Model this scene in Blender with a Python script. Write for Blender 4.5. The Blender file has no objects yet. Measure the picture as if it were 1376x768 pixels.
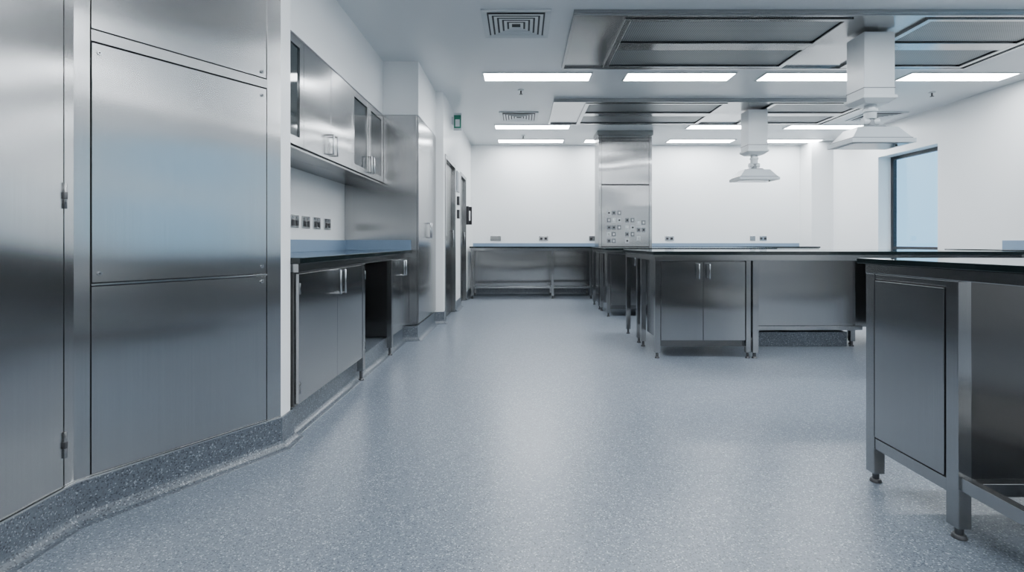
import bpy, bmesh, math
from mathutils import Vector, Matrix
scene = bpy.context.scene
EMIT = 36.0

# ---------------------------------------------------------------- materials
def new_mat(name):
    m = bpy.data.materials.new(name); m.use_nodes = True
    nt = m.node_tree
    return m, nt, nt.nodes['Principled BSDF']

def plain(name, col, rough=0.5, metal=0.0, spec=0.5, emit=None, es=0):
    m, nt, b = new_mat(name)
    b.inputs['Base Color'].default_value = (*col, 1)
    b.inputs['Roughness'].default_value = rough
    b.inputs['Metallic'].default_value = metal
    b.inputs['Specular IOR Level'].default_value = spec
    if emit:
        b.inputs['Emission Color'].default_value = (*emit, 1)
        b.inputs['Emission Strength'].default_value = es
    return m

def painted(name, col, rough=0.45, var=0.02):
    m, nt, b = new_mat(name)
    tc = nt.nodes.new('ShaderNodeTexCoord')
    n = nt.nodes.new('ShaderNodeTexNoise'); n.inputs['Scale'].default_value = 1.3
    r = nt.nodes.new('ShaderNodeValToRGB')
    r.color_ramp.elements[0].position = 0.3; r.color_ramp.elements[1].position = 0.7
    r.color_ramp.elements[0].color = (*[c*(1-var) for c in col], 1)
    r.color_ramp.elements[1].color = (*col, 1)
    nt.links.new(tc.outputs['Object'], n.inputs['Vector'])
    nt.links.new(n.outputs['Fac'], r.inputs['Fac'])
    nt.links.new(r.outputs['Color'], b.inputs['Base Color'])
    b.inputs['Roughness'].default_value = rough
    return m

def steel(name, col, rough=0.2, aniso=0.85):
    m, nt, b = new_mat(name)
    tc = nt.nodes.new('ShaderNodeTexCoord')
    mp = nt.nodes.new('ShaderNodeMapping'); mp.inputs['Scale'].default_value = (240, 240, 1.4)
    n = nt.nodes.new('ShaderNodeTexNoise'); n.inputs['Scale'].default_value = 1.0
    n.inputs['Detail'].default_value = 2
    nt.links.new(tc.outputs['Object'], mp.inputs['Vector'])
    nt.links.new(mp.outputs['Vector'], n.inputs['Vector'])
    cr = nt.nodes.new('ShaderNodeValToRGB')
    cr.color_ramp.elements[0].position = 0.3; cr.color_ramp.elements[1].position = 0.7
    cr.color_ramp.elements[0].color = (*[c*0.965 for c in col], 1)
    cr.color_ramp.elements[1].color = (*[min(1, c*1.03) for c in col], 1)
    nt.links.new(n.outputs['Fac'], cr.inputs['Fac'])
    nt.links.new(cr.outputs['Color'], b.inputs['Base Color'])
    mp3 = nt.nodes.new('ShaderNodeMapping'); mp3.inputs['Scale'].default_value = (0.9, 0.9, 2.8)
    n3 = nt.nodes.new('ShaderNodeTexNoise'); n3.inputs['Scale'].default_value = 1.0
    n3.inputs['Detail'].default_value = 0
    nt.links.new(tc.outputs['Object'], mp3.inputs['Vector'])
    nt.links.new(mp3.outputs['Vector'], n3.inputs['Vector'])
    bp = nt.nodes.new('ShaderNodeBump'); bp.inputs['Strength'].default_value = 0.6
    bp.inputs['Distance'].default_value = 0.028
    nt.links.new(n3.outputs['Fac'], bp.inputs['Height'])
    nt.links.new(bp.outputs['Normal'], b.inputs['Normal'])
    b.inputs['Metallic'].default_value = 1
    b.inputs['Roughness'].default_value = rough
    tg = nt.nodes.new('ShaderNodeTangent'); tg.direction_type = 'RADIAL'; tg.axis = 'Z'
    nt.links.new(tg.outputs['Tangent'], b.inputs['Tangent'])
    b.inputs['Anisotropic'].default_value = aniso
    return m

def speckle(name, base, light, dark, rough, scale=210, lp=0.93):
    m, nt, b = new_mat(name)
    tc = nt.nodes.new('ShaderNodeTexCoord')
    v = nt.nodes.new('ShaderNodeTexVoronoi'); v.inputs['Scale'].default_value = scale
    nt.links.new(tc.outputs['Object'], v.inputs['Vector'])
    sep = nt.nodes.new('ShaderNodeSeparateColor')
    nt.links.new(v.outputs['Color'], sep.inputs['Color'])
    cr = nt.nodes.new('ShaderNodeValToRGB'); cr.color_ramp.interpolation = 'CONSTANT'
    e = cr.color_ramp.elements
    e[0].position = 0; e[0].color = (*dark, 1)
    e[1].position = 0.12; e[1].color = (*[c*0.86 for c in base], 1)
    x = e.new(0.35); x.color = (*base, 1)
    x = e.new(0.72); x.color = (*[c*1.14 for c in base], 1)
    x = e.new(lp); x.color = (*light, 1)
    nt.links.new(sep.outputs['Red'], cr.inputs['Fac'])
    nt.links.new(cr.outputs['Color'], b.inputs['Base Color'])
    n = nt.nodes.new('ShaderNodeTexNoise'); n.inputs['Scale'].default_value = 130
    nt.links.new(tc.outputs['Object'], n.inputs['Vector'])
    bp = nt.nodes.new('ShaderNodeBump'); bp.inputs['Strength'].default_value = 0.06
    bp.inputs['Distance'].default_value = 0.003
    nt.links.new(n.outputs['Fac'], bp.inputs['Height'])
    nt.links.new(bp.outputs['Normal'], b.inputs['Normal'])
    b.inputs['Roughness'].default_value = rough
    return m

def perforated(name):
    m, nt, b = new_mat(name)
    tc = nt.nodes.new('ShaderNodeTexCoord')
    v = nt.nodes.new('ShaderNodeTexVoronoi'); v.inputs['Scale'].default_value = 55
    v.inputs['Randomness'].default_value = 0.0
    nt.links.new(tc.outputs['Object'], v.inputs['Vector'])
    cr = nt.nodes.new('ShaderNodeValToRGB')
    cr.color_ramp.elements[0].position = 0.30; cr.color_ramp.elements[0].color = (0.04, 0.045, 0.05, 1)
    cr.color_ramp.elements[1].position = 0.40; cr.color_ramp.elements[1].color = (0.26, 0.275, 0.285, 1)
    nt.links.new(v.outputs['Distance'], cr.inputs['Fac'])
    nt.links.new(cr.outputs['Color'], b.inputs['Base Color'])
    b.inputs['Metallic'].default_value = 0.7; b.inputs['Roughness'].default_value = 0.45
    return m

def glass(name, col, refl=0.08):
    m = bpy.data.materials.new(name); m.use_nodes = True
    nt = m.node_tree; nt.nodes.clear()
    out = nt.nodes.new('ShaderNodeOutputMaterial')
    t = nt.nodes.new('ShaderNodeBsdfTransparent'); t.inputs['Color'].default_value = (*col, 1)
    g = nt.nodes.new('ShaderNodeBsdfGlossy'); g.inputs['Roughness'].default_value = 0.02
    mx = nt.nodes.new('ShaderNodeMixShader'); mx.inputs[0].default_value = refl
    nt.links.new(t.outputs[0], mx.inputs[1]); nt.links.new(g.outputs[0], mx.inputs[2])
    nt.links.new(mx.outputs[0], out.inputs['Surface'])
    return m

WALL = painted('white_wall_panel', (0.87, 0.885, 0.89), 0.35)
CEIL = painted('ceiling_paint', (0.71, 0.74, 0.76), 0.3)
FLOOR = speckle('speckled_vinyl_floor', (0.170, 0.200, 0.240), (0.44, 0.48, 0.54), (0.075, 0.092, 0.118), 0.29, 240)
BASE = speckle('speckled_vinyl_coving', (0.088, 0.104, 0.125), (0.24, 0.27, 0.30), (0.035, 0.043, 0.055), 0.33, 215)
STEEL = steel('brushed_steel', (0.385, 0.388, 0.392))
STEELD = steel('brushed_steel_frame', (0.315, 0.317, 0.32), 0.24)
STEELK = steel('dark_steel_panel', (0.18, 0.177, 0.174), 0.26)  # darker steel for door leaves, carcasses and inner panels
FOOT = plain('foot_metal', (0.12, 0.12, 0.125), 0.35, 0.8)
BLACK = plain('dark_worktop', (0.008, 0.014, 0.015), 0.08)
BLUE = painted('blue_upstand', (0.20, 0.285, 0.40), 0.4)
DGLASS = plain('dark_cabinet_glass', (0.012, 0.02, 0.024), 0.05)
GAP = plain('dark_gap', (0.006, 0.006, 0.008), 0.7)
EM = plain('light_diffuser', (0.9, 0.9, 0.9), 0.4, emit=(0.92, 0.965, 1.0), es=EMIT)
BLK = plain('black_plastic', (0.015, 0.015, 0.018), 0.4)
WPL = painted('white_plastic', (0.60, 0.64, 0.66), 0.3)
LAMPW = painted('lamp_head_enamel', (0.46, 0.50, 0.53), 0.3)
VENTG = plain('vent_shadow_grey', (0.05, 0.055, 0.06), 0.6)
GREY = plain('grey_plastic', (0.20, 0.22, 0.24), 0.4)
GREEN = plain('exit_green', (0.02, 0.20, 0.13), 0.5)
MESH = perforated('perforated_steel')
CHROME = plain('polished_steel', (0.5, 0.51, 0.52), 0.18, 1.0)
WGLASS = glass('window_glass', (0.85, 0.95, 1.0))
LAMPG = plain('lamp_glass', (0.4, 0.46, 0.5), 0.1)

# ---------------------------------------------------------------- builder
class B:
    def __init__(s, name, bevel=0.0015):
        s.name = name; s.bm = bmesh.new(); s.mats = []; s.bevel = bevel
    def mi(s, m):
        if m not in s.mats: s.mats.append(m)
        return s.mats.index(m)
    def hexa(s, pts, mat):
        v = [s.bm.verts.new(p) for p in pts]
        i = s.mi(mat)
        for f in [(0,3,2,1),(4,5,6,7),(0,1,5,4),(1,2,6,5),(2,3,7,6),(3,0,4,7)]:
            fc = s.bm.faces.new([v[k] for k in f]); fc.material_index = i
    def box(s, x0, x1, y0, y1, z0, z1, mat):
        s.hexa([(x0,y0,z0),(x1,y0,z0),(x1,y1,z0),(x0,y1,z0),(x0,y0,z1),(x1,y0,z1),(x1,y1,z1),(x0,y1,z1)], mat)
    def frust(s, cx, cy, z0, w0, d0, z1, w1, d1, mat):
        a, b, c, d = w0/2, d0/2, w1/2, d1/2
        s.hexa([(cx-a,cy-b,z0),(cx+a,cy-b,z0),(cx+a,cy+b,z0),(cx-a,cy+b,z0),
                (cx-c,cy-d,z1),(cx+c,cy-d,z1),(cx+c,cy+d,z1),(cx-c,cy+d,z1)], mat)
    def prism(s, poly, z0, z1, mat):
        i = s.mi(mat)
        lo = [s.bm.verts.new((p[0],p[1],z0)) for p in poly]
        hi = [s.bm.verts.new((p[0],p[1],z1)) for p in poly]
        n = len(poly)
        fs = [s.bm.faces.new(lo[::-1]), s.bm.faces.new(hi)]
        for k in range(n):
            fs.append(s.bm.faces.new([lo[k], lo[(k+1)%n], hi[(k+1)%n], hi[k]]))
        for f in fs: f.material_index = i
    def plate(s, p0, p1, t, z0, z1, mat, back=0.0):
        d = Vector((p1[0]-p0[0], p1[1]-p0[1])).normalized(); n = Vector((d.y, -d.x))
        a = Vector(p0)-n*back; b = Vector(p1)-n*back
        c = Vector(p1)+n*t; e = Vector(p0)+n*t
        s.hexa([(a.x,a.y,z0),(e.x,e.y,z0),(c.x,c.y,z0),(b.x,b.y,z0),
                (a.x,a.y,z1),(e.x,e.y,z1),(c.x,c.y,z1),(b.x,b.y,z1)], mat)
    def cyl(s, c0, c1, r, mat, seg=14, r2=None):
        c0 = Vector(c0); c1 = Vector(c1); d = c1-c0
        rot = d.to_track_quat('Z', 'Y').to_matrix().to_4x4()
        M = Matrix.Translation((c0+c1)/2) @ rot
        r_ = bmesh.ops.create_cone(s.bm, cap_ends=True, segments=seg, radius1=r,
                                   radius2=r if r2 is None else r2, depth=d.length, matrix=M)
        i = s.mi(mat)
        fs = set()
        for v in r_['verts']:
            for f in v.link_faces: fs.add(f)
        for f in fs:
            f.material_index = i
            if len(f.verts) == 4: f.smooth = True
    def handle(s, p, out, L=0.14, mat=None, axis='z', stand=0.035):
        p = Vector(p); o = Vector(out).normalized()*stand
        a = Vector((0,0,L/2)) if axis == 'z' else Vector((L/2,0,0))
        mat = mat or CHROME
        s.cyl(p-a, p-a+o, 0.006, mat, 10); s.cyl(p+a, p+a+o, 0.006, mat, 10)
        s.cyl(p-a*1.05+o, p+a*1.05+o, 0.007, mat, 10)
    def foot(s, x, y, z, r=0.02):
        s.cyl((x,y,0.012),(x,y,z+0.005), r*0.6, FOOT, 12)
        s.cyl((x,y,0.0),(x,y,0.014), r*1.1, FOOT, 16, r*0.85)
    def done(s, loc=None):
        bmesh.ops.recalc_face_normals(s.bm, faces=s.bm.faces)
        me = bpy.data.meshes.new(s.name); s.bm.to_mesh(me); s.bm.free()
        for m in s.mats: me.materials.append(m)
        o = bpy.data.objects.new(s.name, me); scene.collection.objects.link(o)
        if s.bevel:
            md = o.modifiers.new('bevel', 'BEVEL'); md.width = s.bevel; md.segments = 2
            md.limit_method = 'ANGLE'; md.angle_limit = math.radians(50); md.use_clamp_overlap = True
        if loc: o.location = loc
        return o

def sweep(name, path, prof, mat):
    bm = bmesh.new(); P = [Vector(p) for p in path]; rings = []
    for i, p in enumerate(P):
        ns = []
        if i > 0: d = (P[i]-P[i-1]).normalized(); ns.append(Vector((d.y,-d.x)))
        if i < len(P)-1: d = (P[i+1]-P[i]).normalized(); ns.append(Vector((d.y,-d.x)))
        if len(ns) == 2:
            m = (ns[0]+ns[1]).normalized(); m = m/max(0.5, m.dot(ns[0]))
        else: m = ns[0]
        rings.append([bm.verts.new((p.x+m.x*o, p.y+m.y*o, z)) for o, z in prof])
    n = len(prof)
    for a, b in zip(rings, rings[1:]):
        for k in range(n):
            f = bm.faces.new([a[k], a[(k+1)%n], b[(k+1)%n], b[k]])
    bm.faces.new(rings[0]); bm.faces.new(rings[-1][::-1])
    bmesh.ops.recalc_face_normals(bm, faces=bm.faces)
    me = bpy.data.meshes.new(name); bm.to_mesh(me); bm.free(); me.materials.append(mat)
    o = bpy.data.objects.new(name, me); scene.collection.objects.link(o); return o
def cove(h=0.15, r=0.045):
    pts = [(0.001,0.0),(0.001,h),(0.008,h),(0.010,h-0.004)]
    for k in range(0,7):
        a = math.radians(90*k/6)
        pts.append((0.010+r*(1-math.cos(a)), r*(1-math.sin(a))+0.0015))
    pts.append((0.010+r+0.002,0.0))
    return pts

# ---------------------------------------------------------------- room shell
H = 2.84; YB = 9.9; XR = 5.7; YF = -3.0
b = B('floor', 0); b.box(-2.2, 6.2, YF-0.2, YB+0.2, -0.1, 0, FLOOR); b.done()
b = B('ceiling', 0); b.box(-2.2, 6.2, YF-0.2, YB+0.2, H, H+0.1, CEIL); b.done()
b = B('wall_back', 0); b.box(-1.3, XR+0.2, YB, YB+0.15, 0, H, WALL)
b.done()
b = B('wall_column', 0.003); b.box(5.3, XR, 9.5, YB, 0, H, WALL); b.done()
b = B('wall_front', 0); b.box(-2.2, XR+0.2, YF-0.15, YF, 0, H, WALL); b.done()
WINS = [(0.3, 2.7), (7.125, 8.31)]; WZ0, WZ1 = 0.95, 2.35
yy = YF
for a, c in WINS:
    z0 = 0.88 if a > 5 else 1.06
    b = B('wall_right', 0); b.box(XR, XR+0.3, yy, a, 0, H, WALL); b.done()
    b = B('wall_right', 0); b.box(XR, XR+0.3, a, c, 0, z0, WALL); b.done()
    b = B('wall_right', 0); b.box(XR, XR+0.3, a, c, WZ1, H, WALL); b.done()
    yy = c
b = B('wall_right', 0); b.box(XR, XR+0.3, yy, YB, 0, H, WALL); b.done()
xg = XR+0.2
for i, (WY0, WY1) in enumerate(WINS):
    z0_ = 0.88 if WY0 > 5 else 1.06
    b = B('window_%d' % (i+1))
    for (y0,y1,z0,z1) in [(WY0,WY0+0.05,z0_,WZ1),(WY1-0.05,WY1,z0_,WZ1),(WY0+0.05,WY1-0.05,z0_,z0_+0.05),(WY0+0.05,WY1-0.05,WZ1-0.05,WZ1)]:
        b.box(xg, xg+0.06, y0, y1, z0, z1, BLK)
    b.box(xg+0.025, xg+0.031, WY0+0.05, WY1-0.05, z0_+0.05, WZ1-0.05, WGLASS)
    b.done()
# left wall
YT0, YT1 = 5.31, 6.38; XW = -1.8; XD = -0.95
b = B('wall_left', 0); b.box(-2.2, -2.0, YF, 2.545, 0, H, WALL); b.done()
b = B('wall_left', 0); b.box(-2.0, -1.171, 2.54, 2.645, 0, H, WALL); b.done()
b = B('wall_left', 0); b.box(-2.0, XW, 2.645, YT1, 0, H, WALL); b.done()
b = B('wall_left', 0); b.box(-2.0, -1.25, YT1, YT1+0.1, 0, H, WALL); b.done()
b = B('wall_left', 0); b.box(-1.4, -1.25, YT1+0.1, YB, 0, H, WALL); b.done()
D = [(6.50, 7.50), (8.15, 8.95)]; DZ = 2.1
y = YT1
for (a, c) in D:
    b = B('wall_left', 0); b.box(-1.25, XD, y, a, 0, H, WALL); b.done()
    b = B('wall_left', 0); b.box(-1.25, XD, a, c, DZ, H, WALL); b.done(); y = c
b = B('wall_left', 0); b.box(-1.25, XD, y, YB, 0, H, WALL); b.done()
b = B('wall_bulkhead', 0)
b.box(XW, -1.405, 2.645, YT0, 2.295, H, WALL)
b.box(XW, -1.045, YT0, YT1, 2.295, H, WALL)
b.done()
for i, (a, c) in enumerate(D):
    b = B('door_%d' % (i+1))
    b.box(-1.02, XD+0.012, a, a+0.05, 0, DZ, STEELD); b.box(-1.02, XD+0.012, c-0.05, c, 0, DZ, STEELD)
    b.box(-1.02, XD+0.012, a+0.05, c-0.05, DZ-0.05, DZ, STEELD)
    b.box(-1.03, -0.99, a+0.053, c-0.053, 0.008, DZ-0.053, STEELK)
    b.box(-0.992, -0.988, a+0.3, a+0.45, 1.0, 1.8, DGLASS)
    b.handle((-0.99, c-0.13, 1.05), (1,0,0), 0.22)
    b.done()

P1 = (-1.585, 1.843); P2 = (-1.171, 2.538)
sweep('baseboard_left', [(-1.585, YF), P1, P2, (-1.171, 2.66), (-1.205, 2.70), (-1.205, YT0-0.05), (-1.06, YT0-0.0), (-1.06, YT1-0.03), (XD, YT1+0.01), (XD, 6.495)], cove(0.148), BASE)
sweep('baseboard_left', [(XD, 7.505), (XD, 8.145)], cove(0.14), BASE)
sweep('baseboard_left', [(XD, 8.955), (XD, YB), (5.3, YB)], cove(0.14), BASE)
sweep('baseboard_right', [(5.3, YB-0.001), (5.3, 9.5), (XR, 9.5), (XR, YF)], cove(0.14), BASE)

# ---------------------------------------------------------------- near-left tall cabinet
ZB = 0.155
b = B('tall_steel_cabinet', 0.002)
b.prism([(-1.99, YF+0.02), (-1.585, YF+0.02), P1, (-1.1718, 2.5365), (-1.99, 2.5365)], ZB, H-0.002, STEELD)
d = (Vector(P2)-Vector(P1)).normalized()
def at(s): v = Vector(P1)+d*s; return (v.x, v.y)
b.plate(at(0.049), at(0.733), 0.001, ZB+0.003, H-0.003, GAP)
b.plate(at(0.0), at(0.047), 0.006, ZB, H-0.004, STEEL)
b.plate(at(0.735), at(0.806), 0.006, ZB, H-0.004, STEEL)
b.plate(at(0.052), at(0.730), 0.005, 1.775, H-0.004, STEEL)
b.plate(at(0.050), at(0.732), 0.010, 1.728, 1.768, STEELD)
b.plate(at(0.053), at(0.729), 0.007, 0.853, 1.722, STEEL)
b.plate(at(0.050), at(0.732), 0.010, 0.842, 0.849, CHROME)
b.plate(at(0.052), at(0.730), 0.006, ZB+0.006, 0.838, STEEL)
n = Vector((d.y, -d.x))
for s_ in (0.075, 0.708):
    for z in (1.69, 0.885, 0.815, 1.80):
        if z in (0.815, 1.80) and s_ < 0.3: continue
        p = Vector(P1)+d*s_+n*0.006
        q = p+n*0.005
        b.cyl((p.x,p.y,z),(q.x,q.y,z), 0.008, CHROME, 12)
        q2 = p+n*0.0056
        b.cyl((p.x,p.y,z),(q2.x,q2.y,z), 0.003, GAP, 8)
y1 = 1.795
while y1 > YF+0.9:
    b.plate((-1.585, y1-0.86), (-1.585, y1+0.004), 0.001, ZB+0.003, H-0.003, GAP)
    b.plate((-1.585, y1-0.852), (-1.585, y1), 0.008, ZB+0.006, H-0.004, STEEL)
    for z in (0.30, 1.16, 2.3):
        b.cyl((-1.574, y1+0.004, z-0.045), (-1.574, y1+0.004, z+0.045), 0.006, STEELD, 10)
        b.cyl((-1.574, y1+0.004, z-0.012), (-1.574, y1+0.004, z+0.012), 0.0075, FOOT, 10)
    y1 -= 0.92
b.plate((-1.585, 1.803), P1, 0.005, ZB, H-0.004, STEEL)
b.done()
sweep('trim_1', [(-1.585, YF+0.05), P1, P2], [(0.0,0.1485),(0.0,0.1545),(0.014,0.1545),(0.014,0.1485)], CHROME)

def fronts_x(b, x, y0, y1, z0, z1, n, mat=STEEL, gap=0.004, t=0.018, glassdoor=None, hz=None, hs=None, L=0.14):
    b.box(x-0.004, x-0.0005, y0+0.001, y1-0.001, z0+0.001, z1-0.001, GAP)
    w = (y1-y0)/n
    for k in range(n):
        a = y0+k*w+gap/2; c = y0+(k+1)*w-gap/2
        if glassdoor and glassdoor[k]:
            f = 0.055
            b.box(x, x+t, a, a+f, z0+gap, z1-gap, mat); b.box(x, x+t, c-f, c, z0+gap, z1-gap, mat)
            b.box(x, x+t, a+f, c-f, z0+gap, z0+gap+f, mat); b.box(x, x+t, a+f, c-f, z1-gap-f, z1-gap, mat)
            b.box(x+0.002, x+0.008, a+f, c-f, z0+gap+f, z1-gap-f, DGLASS)
        else:
            b.box(x, x+t, a, c, z0+gap, z1-gap, mat)
        if hs:
            yy = c-0.04 if hs[k] == 'r' else a+0.04
            b.handle((x+t, yy, hz), (1,0,0), L)

b = B('wall_cabinet')
b.box(XW+0.002, -1.42, 2.66, YT0-0.003, 1.585, 2.29, STEELD)
fronts_x(b, -1.418, 2.42+0.25, 3.36, 1.60, 2.285, 2, glassdoor=[1,1], hz=1.71, hs='rl')
fronts_x(b, -1.418, 3.36, 4.32, 1.60, 2.285, 2, hz=1.71, hs='rl')
fronts_x(b, -1.418, 4.32, 5.30, 1.60, 2.285, 2, glassdoor=[1,1], hz=1.71, hs='rl')
b.done()

b = B('tall_storage_cabinet')
b.box(XW+0.002, -1.062, YT0, YT1-0.003, 0.155, 2.292, STEEL)
fronts_x(b, -1.060, YT0+0.004, YT1-0.004, 0.165, 2.285, 2, hz=1.13, hs='rl', L=0.16)
b.done()

ZT = 0.92
b = B('unseen_reflection_bench')
XF = -1.14
b.box(XW+0.002, XF+0.03, 2.65, YT0-0.003, ZT-0.03, ZT, BLACK)
b.box(XW+0.002, XF+0.005, 2.66, YT0-0.004, ZT-0.075, ZT-0.031, STEEL)
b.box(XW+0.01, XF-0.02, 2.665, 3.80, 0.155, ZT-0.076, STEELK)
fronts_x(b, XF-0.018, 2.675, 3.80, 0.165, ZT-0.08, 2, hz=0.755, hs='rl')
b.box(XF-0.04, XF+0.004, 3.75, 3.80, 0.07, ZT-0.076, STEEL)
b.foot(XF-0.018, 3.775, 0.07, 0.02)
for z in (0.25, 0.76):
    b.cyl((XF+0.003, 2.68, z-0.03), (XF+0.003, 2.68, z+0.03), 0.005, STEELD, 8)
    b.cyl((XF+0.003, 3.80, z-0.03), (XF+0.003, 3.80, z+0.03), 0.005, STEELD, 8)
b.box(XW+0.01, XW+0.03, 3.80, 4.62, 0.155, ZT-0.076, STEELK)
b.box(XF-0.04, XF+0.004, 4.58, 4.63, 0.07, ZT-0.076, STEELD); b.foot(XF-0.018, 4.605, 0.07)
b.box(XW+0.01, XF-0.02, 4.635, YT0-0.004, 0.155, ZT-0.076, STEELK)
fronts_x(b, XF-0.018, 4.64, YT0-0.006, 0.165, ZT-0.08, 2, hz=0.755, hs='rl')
b.box(XW+0.002, XW+0.02, 2.65, YT0-0.02, ZT, ZT+0.10, BLUE)
b.box(XW+0.002, XF+0.02, YT0-0.02, YT0-0.003, ZT, ZT+0.10, BLUE)
b.done()
b = B('service_plinth', 0.002)
b.box(XW+0.002, -1.206, 2.70, YT0-0.06, 0.0, 0.147, BASE); b.done()

def socket_left(y):
    b = B('power_socket')
    b.box(XW+0.0005, XW+0.010, y-0.075, y+0.075, 1.115, 1.215, STEEL)
    for k in (-0.037, 0.037):
        b.box(XW+0.010, XW+0.014, y+k-0.024, y+k+0.024, 1.13, 1.175, BLK)
        b.box(XW+0.010, XW+0.016, y+k-0.01, y+k+0.01, 1.188, 1.205, GREY)
    b.done()
for y in (4.13, 4.35, 4.58, 4.83): socket_left(y)
def socket_back(x, z=1.07, w=0.17, mat=None):
    b = B('power_socket')
    b.box(x-w/2, x+w/2, YB-0.011, YB-0.0005, z-0.045, z+0.045, STEEL)
    if not mat:
        for k in (-0.04, 0.04):
            b.box(x+k-0.022, x+k+0.022, YB-0.015, YB-0.011, z-0.025, z+0.015, BLK)
    b.done()
socket_back(-0.48, w=0.2, mat=1)
for x in (0.43, 1.38, 2.82): socket_back(x)
socket_back(4.40, w=0.10, mat=1); socket_back(4.60, w=0.13)

# ---------------------------------------------------------------- benches
def leg(b, x, y, z1, w=0.045, z0=0.05):
    b.box(x-w/2, x+w/2, y-w/2, y+w/2, z0, z1, STEEL); b.foot(x, y, z0, w*0.45)

b = B('steel_back_bench')
xa, xb, yf, yb = XD+0.06, 5.28, 9.20, YB-0.003
b.box(xa-0.02, xb, yf-0.02, yb, ZT-0.025, ZT, BLACK)
b.box(xa, xb-0.01, yf, yb-0.06, ZT-0.075, ZT-0.026, STEEL)
b.box(xa-0.02, xb, yb-0.018, yb, ZT, ZT+0.06, BLUE)
lx = [xa+0.03, 0.56, 1.24, 2.2, 3.1, 4.1, xb-0.05]
for x in lx:
    leg(b, x, yf+0.03, ZT-0.076); leg(b, x, yb-0.12, ZT-0.076)
    b.box(x-0.015, x+0.015, yf+0.05, yb-0.14, 0.18, 0.215, STEEL)
b.box(xa+0.03, xb-0.05, yf+0.02, yf+0.05, 0.18, 0.215, STEEL)
b.box(xa+0.03, xb-0.05, yb-0.135, yb-0.105, 0.18, 0.84, STEEL)
b.done()

def island(y0, depth, x1):
    b = B('steel_island_bench')
    x0 = 1.13; y1 = y0+depth
    b.box(x0, x1, y0, y1, ZT-0.028, ZT, BLACK)
    b.box(x0+0.02, x1-0.02, y0+0.02, y0+0.06, ZT-0.08, ZT-0.029, STEEL)
    b.box(x0+0.02, x1-0.02, y1-0.06, y1-0.02, ZT-0.08, ZT-0.029, STEEL)
    b.box(x0+0.02, x0+0.06, y0+0.06, y1-0.06, ZT-0.08, ZT-0.029, STEEL)
    b.box(x1-0.06, x1-0.02, y0+0.06, y1-0.06, ZT-0.08, ZT-0.029, STEEL)
    ym = y0+depth/2
    for yy in (y0+0.045, ym-0.09, ym+0.09, y1-0.045):
        leg(b, x0+0.045, yy, ZT-0.08)
        leg(b, x1-0.045, yy, ZT-0.08)
    cx0, cx1 = x0+0.075, 1.93
    b.box(cx0, cx1, y0+0.05, ym-0.12, 0.15, ZT-0.081, STEELD)
    b.box(cx0+0.003, cx1-0.003, y0+0.047, y0+0.05, 0.153, ZT-0.085, GAP)
    m = (cx0+cx1)/2
    for a, c, hx in ((cx0, m, m-0.045), (m, cx1, m+0.045)):
        b.box(a+0.002, c-0.002, y0+0.028, y0+0.047, 0.155, ZT-0.088, STEEL)
        b.handle((hx, y0+0.028, 0.75), (0,-1,0), 0.12)
    b.box(cx0, cx1, y0+0.06, y0+0.10, 0.10, 0.15, STEELK)
    b.box(x0+0.3, 1.95, ym+0.12, y1-0.05, 0.15, ZT-0.081, STEELD)
    b.box(2.1, x1-0.1, ym+0.12, y1-0.05, 0.15, ZT-0.081, STEELD)
    leg(b, 1.955, y0+0.045, ZT-0.08, 0.04)
    leg(b, 2.015, y0+0.045, ZT-0.08, 0.05)
    leg(b, 3.18, ym-0.09, ZT-0.08); leg(b, 3.24, ym+0.02, ZT-0.08)
    if x1 > 3.6:
        b.box(3.42, x1-0.1, y0+0.03, ym-0.12, 0.15, ZT-0.081, STEELD)
        leg(b, 3.39, y0+0.045, ZT-0.08)
    yp = ym-0.14
    b.box(2.0, 3.16, yp, yp+0.02, 0.205, ZT-0.03, STEEL)
    b.box(2.0, 3.24, yp-0.02, yp+0.02, 0.165, 0.204, STEEL)
    b.box(1.99, 2.03, y0+0.07, yp, 0.165, 0.2, STEELD)
    return b.done()
island(4.45, 1.30, 4.32)
island(6.95, 1.45, 3.42)
for (a, c) in ((5.0, 5.2), (7.56, 7.8)):
    sp = B('service_plinth', 0.004); sp.box(1.98, 3.13, a, c, 0, 0.14, BASE); sp.done()

b = B('unseen_reflection_bench')
b.box(5.0, XR-0.002, 0.4, 6.15, ZT-0.028, ZT, BLACK)
b.box(5.02, XR-0.01, 0.42, 6.13, ZT-0.08, ZT-0.029, STEEL)
b.box(XR-0.02, XR-0.002, 0.4, 6.15, ZT, ZT+0.10, BLUE)
for yy in (0.46, 1.9, 3.3, 4.7, 6.08):
    leg(b, 5.05, yy, ZT-0.08); leg(b, 5.60, yy, ZT-0.08)
for k in range(2):
    y0 = 0.6+k*2.85
    b.box(5.03, 5.58, y0, y0+1.2, 0.15, ZT-0.081, STEEL)
b.box(5.03, 5.06, 0.46, 6.08, 0.18, 0.215, STEEL)
b.done()
b = B('unseen_reflection_bench')  # unseen bench behind the camera, added to darken low reflections in the steel
b.box(-0.6, 4.8, YF+0.003, YF+0.7, ZT-0.028, ZT, BLACK)
for k in range(6):
    a = -0.58+k*0.9
    b.box(a, a+0.85, YF+0.02, YF+0.66, 0.15, ZT-0.029, STEELD)
    b.box(a+0.004, a+0.423, YF+0.66, YF+0.678, 0.16, ZT-0.05, STEEL)
    b.box(a+0.427, a+0.846, YF+0.66, YF+0.678, 0.16, ZT-0.05, STEEL)
    leg(b, a+0.03, YF+0.6, 0.15); leg(b, a+0.82, YF+0.6, 0.15)
b.done()

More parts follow.
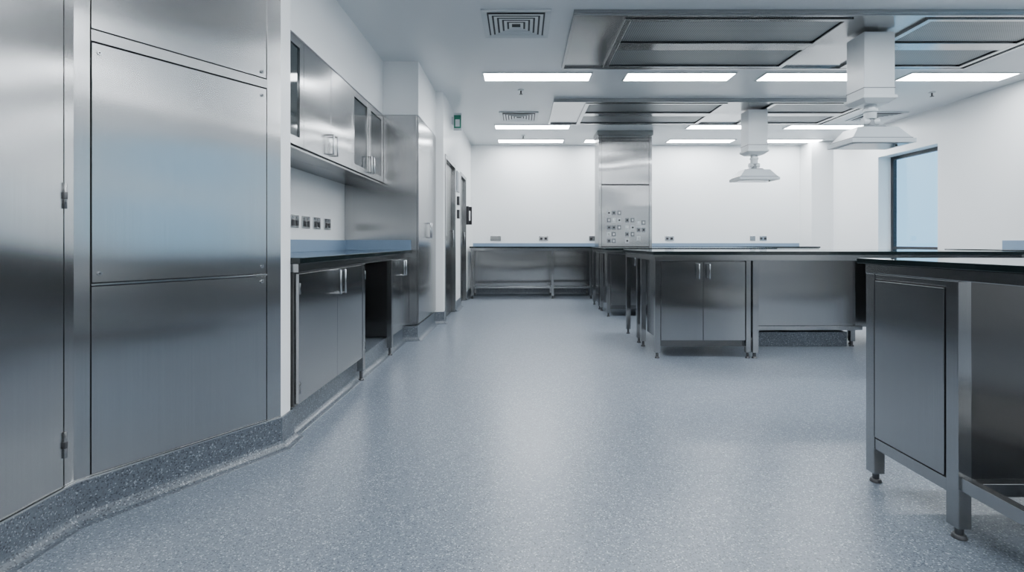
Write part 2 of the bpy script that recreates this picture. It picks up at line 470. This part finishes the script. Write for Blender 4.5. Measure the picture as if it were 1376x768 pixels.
b = B('steel_workbench', 0.002)
x0, x1, y0, y1, zt = 1.46, 2.75, 0.15, 2.21, 0.932
b.box(x0-0.022, x1, y0-0.02, y1+0.022, zt-0.022, zt, BLACK)
b.box(x0, x1-0.02, y0, y1, zt-0.062, zt-0.024, STEEL)
def L_(x, y, w=0.05):
    b.box(x, x+w-0.004, y, y+w, 0.04, zt-0.063, STEEL); b.foot(x+w/2, y+w/2, 0.04, 0.022)
for yy in (2.155, 1.74, 0.17): 
    L_(x0, yy); L_(x1-0.08, yy)
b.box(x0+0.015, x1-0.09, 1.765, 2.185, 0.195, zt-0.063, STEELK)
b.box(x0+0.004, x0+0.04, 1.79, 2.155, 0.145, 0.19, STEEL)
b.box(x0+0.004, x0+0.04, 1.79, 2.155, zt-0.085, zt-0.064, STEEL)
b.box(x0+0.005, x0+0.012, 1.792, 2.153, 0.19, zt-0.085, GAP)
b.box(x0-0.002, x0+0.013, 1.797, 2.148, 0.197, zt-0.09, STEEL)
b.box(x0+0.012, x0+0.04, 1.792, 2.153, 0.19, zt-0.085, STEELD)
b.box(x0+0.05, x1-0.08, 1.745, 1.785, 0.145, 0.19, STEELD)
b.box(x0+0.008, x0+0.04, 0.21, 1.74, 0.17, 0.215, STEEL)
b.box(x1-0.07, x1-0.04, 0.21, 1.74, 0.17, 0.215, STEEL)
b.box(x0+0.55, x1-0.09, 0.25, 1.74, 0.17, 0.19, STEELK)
b.done()

# ---------------------------------------------------------------- service column
b = B('steel_service_column', 0.003)
cx0, cx1, cy = 1.28, 2.16, 8.60
b.box(cx0, cx1, cy, cy+0.42, 0.0, H-0.05, STEELD)
b.box(cx0-0.02, cx1+0.02, cy-0.02, cy+0.44, H-0.08, H-0.002, STEELD)
b.box(cx0+0.003, cx1-0.003, cy-0.002, cy, 0.5, H-0.1, GAP)
for z0, z1 in ((1.955, 2.66), (0.93+0.0, 1.935)):
    b.box(cx0+0.05, cx1-0.05, cy-0.012, cy-0.002, z0, z1, STEEL)
b.box(cx0+0.05, cx1-0.05, cy-0.012, cy-0.002, 2.67, 2.755, STEEL)
b.box(cx0+0.0, cx0+0.045, cy-0.016, cy-0.002, 0.5, H-0.09, STEEL)
b.box(cx1-0.045, cx1, cy-0.016, cy-0.002, 0.5, H-0.09, STEEL)
grid = [(0.17,1.13),(0.17,1.24),(0.17,1.36),(0.17,1.48),(0.25,1.13),(0.25,1.24),(0.25,1.36),(0.25,1.48),
        (0.34,1.24),(0.34,1.36),(0.34,1.48),(0.47,1.13),(0.47,1.24),(0.47,1.36),(0.56,1.13),(0.56,1.24),
        (0.56,1.36),(0.66,1.20),(0.66,1.32),(0.74,1.20),(0.74,1.32),(0.47,1.02),(0.25,1.02),(0.17,1.02),(0.66,1.06)]
for k, (dx, z) in enumerate(grid):
    x = cx0+dx
    b.box(x-0.031, x+0.031, cy-0.018, cy-0.012, z-0.036, z+0.036, GREY if k % 3 else WPL)
    if k % 2: b.cyl((x, cy-0.032, z), (x, cy-0.018, z), 0.016, BLK, 12)
    else: b.box(x-0.014, x+0.014, cy-0.023, cy-0.018, z-0.018, z+0.018, CHROME)
b.done()

# ---------------------------------------------------------------- ceiling fittings
def troffer(cx, cy, w=1.17, d=0.26):
    b = B('ceiling_light_panel', 0.001)
    f = 0.015
    z0, z1 = H-0.012, H-0.0005
    b.box(cx-w/2-f, cx+w/2+f, cy-d/2-f, cy-d/2, z0, z1, WPL); b.box(cx-w/2-f, cx+w/2+f, cy+d/2, cy+d/2+f, z0, z1, WPL)
    b.box(cx-w/2-f, cx-w/2, cy-d/2, cy+d/2, z0, z1, WPL); b.box(cx+w/2, cx+w/2+f, cy-d/2, cy+d/2, z0, z1, WPL)
    b.box(cx-w/2, cx+w/2, cy-d/2, cy+d/2, H-0.008, z1, EM)
    b.done()
cols = (0.18, 1.75, 3.26, 4.84)
for cy_ in (9.47, 8.31, 5.79, 3.25, 0.75, -1.75):
    for k, cx_ in enumerate(cols):
        if cy_ == 8.31 and k == 1: continue
        troffer(cx_, cy_)

def diffuser(cx, cy, w=0.56):
    b = B('air_vent', 0)
    z1 = H-0.0005
    h = w/2
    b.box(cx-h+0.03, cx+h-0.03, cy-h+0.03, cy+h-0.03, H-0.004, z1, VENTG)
    s = h; k = 0
    while s > 0.05:
        t = 0.045 if k == 0 else 0.024
        zb = H-0.014 if k == 0 else H-0.022
        i_ = s-t
        o = [(cx-s,cy-s),(cx+s,cy-s),(cx+s,cy+s),(cx-s,cy+s)]
        q = [(cx-i_,cy-i_),(cx+i_,cy-i_),(cx+i_,cy+i_),(cx-i_,cy+i_)]
        for a in range(4):
            c = (a+1) % 4
            b.hexa([(*o[a],zb),(*o[c],zb),(*q[c],zb+0.004),(*q[a],zb+0.004),
                    (*o[a],zb+0.003 if k else z1),(*o[c],zb+0.003 if k else z1),(*q[c],zb+0.007 if k else z1),(*q[a],zb+0.007 if k else z1)], WPL)
        s -= 0.06 if k == 0 else 0.04; k += 1
    b.done()
diffuser(-0.04, 4.39); diffuser(-0.03, 7.63); diffuser(5.2, 7.63); diffuser(-0.04, 1.9)

def hood(y0, x0=0.42, x1=4.6, depth=1.29):
    b = B('ceiling_extract_hood', 0.002)
    y1 = y0+depth; z = H-0.03
    b.box(x0, x1, y0, y1, z, H-0.0005, STEEL)
    b.box(x0, x1, y0, y0+0.025, z-0.02, z, STEEL); b.box(x0, x1, y1-0.025, y1, z-0.02, z, STEEL)
    b.box(x0, x0+0.025, y0+0.025, y1-0.025, z-0.02, z, STEEL); b.box(x1-0.025, x1, y0+0.025, y1-0.025, z-0.02, z, STEEL)
    for a, c in ((x0+0.42, 2.68), (3.28, x1-0.08)):
        for (p, q, r, s_) in ((a, c, y0+0.07, y0+0.11), (a, c, y1-0.09, y1-0.05), (a, a+0.05, y0+0.11, y1-0.09), (c-0.05, c, y0+0.11, y1-0.09), (a+0.05, c-0.05, y0+0.58, y0+0.74)):
            b.box(p, q, r, s_, z-0.022, z, STEEL)
        b.box(a+0.06, c-0.06, y0+0.13, y0+0.565, z-0.006, z, MESH)
        b.box(a+0.06, c-0.06, y0+0.755, y1-0.105, z-0.006, z, MESH)
    return b.done()
hood(4.12); hood(6.67); hood(1.57)

def pendant(cx, cy):
    b = B('pendant_exam_lamp', 0.004)
    b.box(cx-0.13, cx+0.13, cy-0.12, cy+0.12, 2.25, H-0.052, WPL)
    b.box(cx-0.134, cx+0.134, cy-0.124, cy+0.124, 2.31, 2.318, GREY)
    b.frust(cx, cy, 2.19, 0.20, 0.18, 2.225, 0.29, 0.27, WPL)
    b.frust(cx, cy, 2.225, 0.29, 0.27, 2.25, 0.29, 0.27, WPL)
    b.cyl((cx,cy,2.07),(cx,cy,2.20), 0.048, WPL, 24)
    b.cyl((cx,cy,2.13),(cx,cy,2.155), 0.057, WPL, 24)
    b.cyl((cx,cy,1.99),(cx,cy,2.08), 0.036, GREY, 20)
    b.cyl((cx-0.07,cy,2.05),(cx+0.07,cy,2.05), 0.032, WPL, 20)
    b.frust(cx, cy, 1.985, 0.22, 0.15, 2.005, 0.18, 0.12, GREY)
    b.frust(cx, cy, 1.885, 0.50, 0.32, 1.985, 0.34, 0.21, LAMPW)
    b.frust(cx, cy, 1.875, 0.51, 0.33, 1.886, 0.51, 0.33, GREY)
    b.frust(cx, cy, 1.838, 0.54, 0.36, 1.875, 0.54, 0.36, LAMPW)
    b.box(cx-0.23, cx+0.23, cy-0.15, cy+0.15, 1.834, 1.838, LAMPG)
    b.cyl((cx+0.17,cy-0.08,1.82),(cx+0.17,cy-0.08,1.835), 0.01, BLK, 12)
    b.done()
pendant(3.05, 4.55); pendant(3.20, 7.15)

for (x, y) in ((0.0, 6.31), (0.04, 9.0), (5.05, 6.4)):
    b = B('sprinkler_head', 0)
    b.cyl((x,y,H-0.01),(x,y,H), 0.035, WPL, 20); b.cyl((x,y,H-0.05),(x,y,H-0.01), 0.01, FOOT, 12)
    b.cyl((x,y,H-0.055),(x,y,H-0.05), 0.022, FOOT, 16); b.done()

b = B('exit_sign')
b.box(XD+0.0005, XD+0.02, 7.16, 7.24, 2.62, 2.72, WPL)
b.box(XD+0.02, XD+0.13, 7.185, 7.215, 2.54, 2.78, WPL)
b.box(XD+0.027, XD+0.123, 7.183, 7.185, 2.57, 2.75, GREEN)
b.box(XD+0.045, XD+0.105, 7.181, 7.183, 2.59, 2.69, WPL)
b.done()
b = B('wall_phone')
b.box(XD+0.0005, XD+0.05, 8.98+0.0, 9.10, 1.30, 1.62, BLK)
b.box(XD+0.05, XD+0.09, 9.0, 9.06, 1.30, 1.37, BLK); b.box(XD+0.05, XD+0.09, 9.0, 9.06, 1.54, 1.61, BLK)
b.box(XD+0.075, XD+0.10, 9.0, 9.06, 1.30, 1.61, BLK)
b.done()
for z in (1.35, 1.55):
    b = B('card_reader'); b.box(XD+0.0005, XD+0.035, 7.72, 7.82, z, z+0.13, BLK)
    b.box(XD+0.035, XD+0.038, 7.74, 7.80, z+0.03, z+0.1, GREY); b.done()
b = B('notice_board'); b.box(XD+0.0005, XD+0.015, 7.65, 7.95, 1.75, 2.05, GREY); b.done()

# ---------------------------------------------------------------- world, camera
w = bpy.data.worlds.new('World'); scene.world = w; w.use_nodes = True
nt = w.node_tree; bg = nt.nodes['Background']
bg.inputs['Color'].default_value = (0.36, 0.64, 0.86, 1); bg.inputs['Strength'].default_value = 2.2

cam = bpy.data.cameras.new('camera'); co = bpy.data.objects.new('camera', cam)
scene.collection.objects.link(co)
co.location = (0, 0, 1.0); co.rotation_euler = (math.radians(90), 0, 0)
cam.sensor_width = 36; cam.sensor_fit = 'HORIZONTAL'; cam.lens = 36*700/1376
cam.shift_x = -12/1376; cam.shift_y = -59/1376; cam.clip_start = 0.02
scene.camera = co
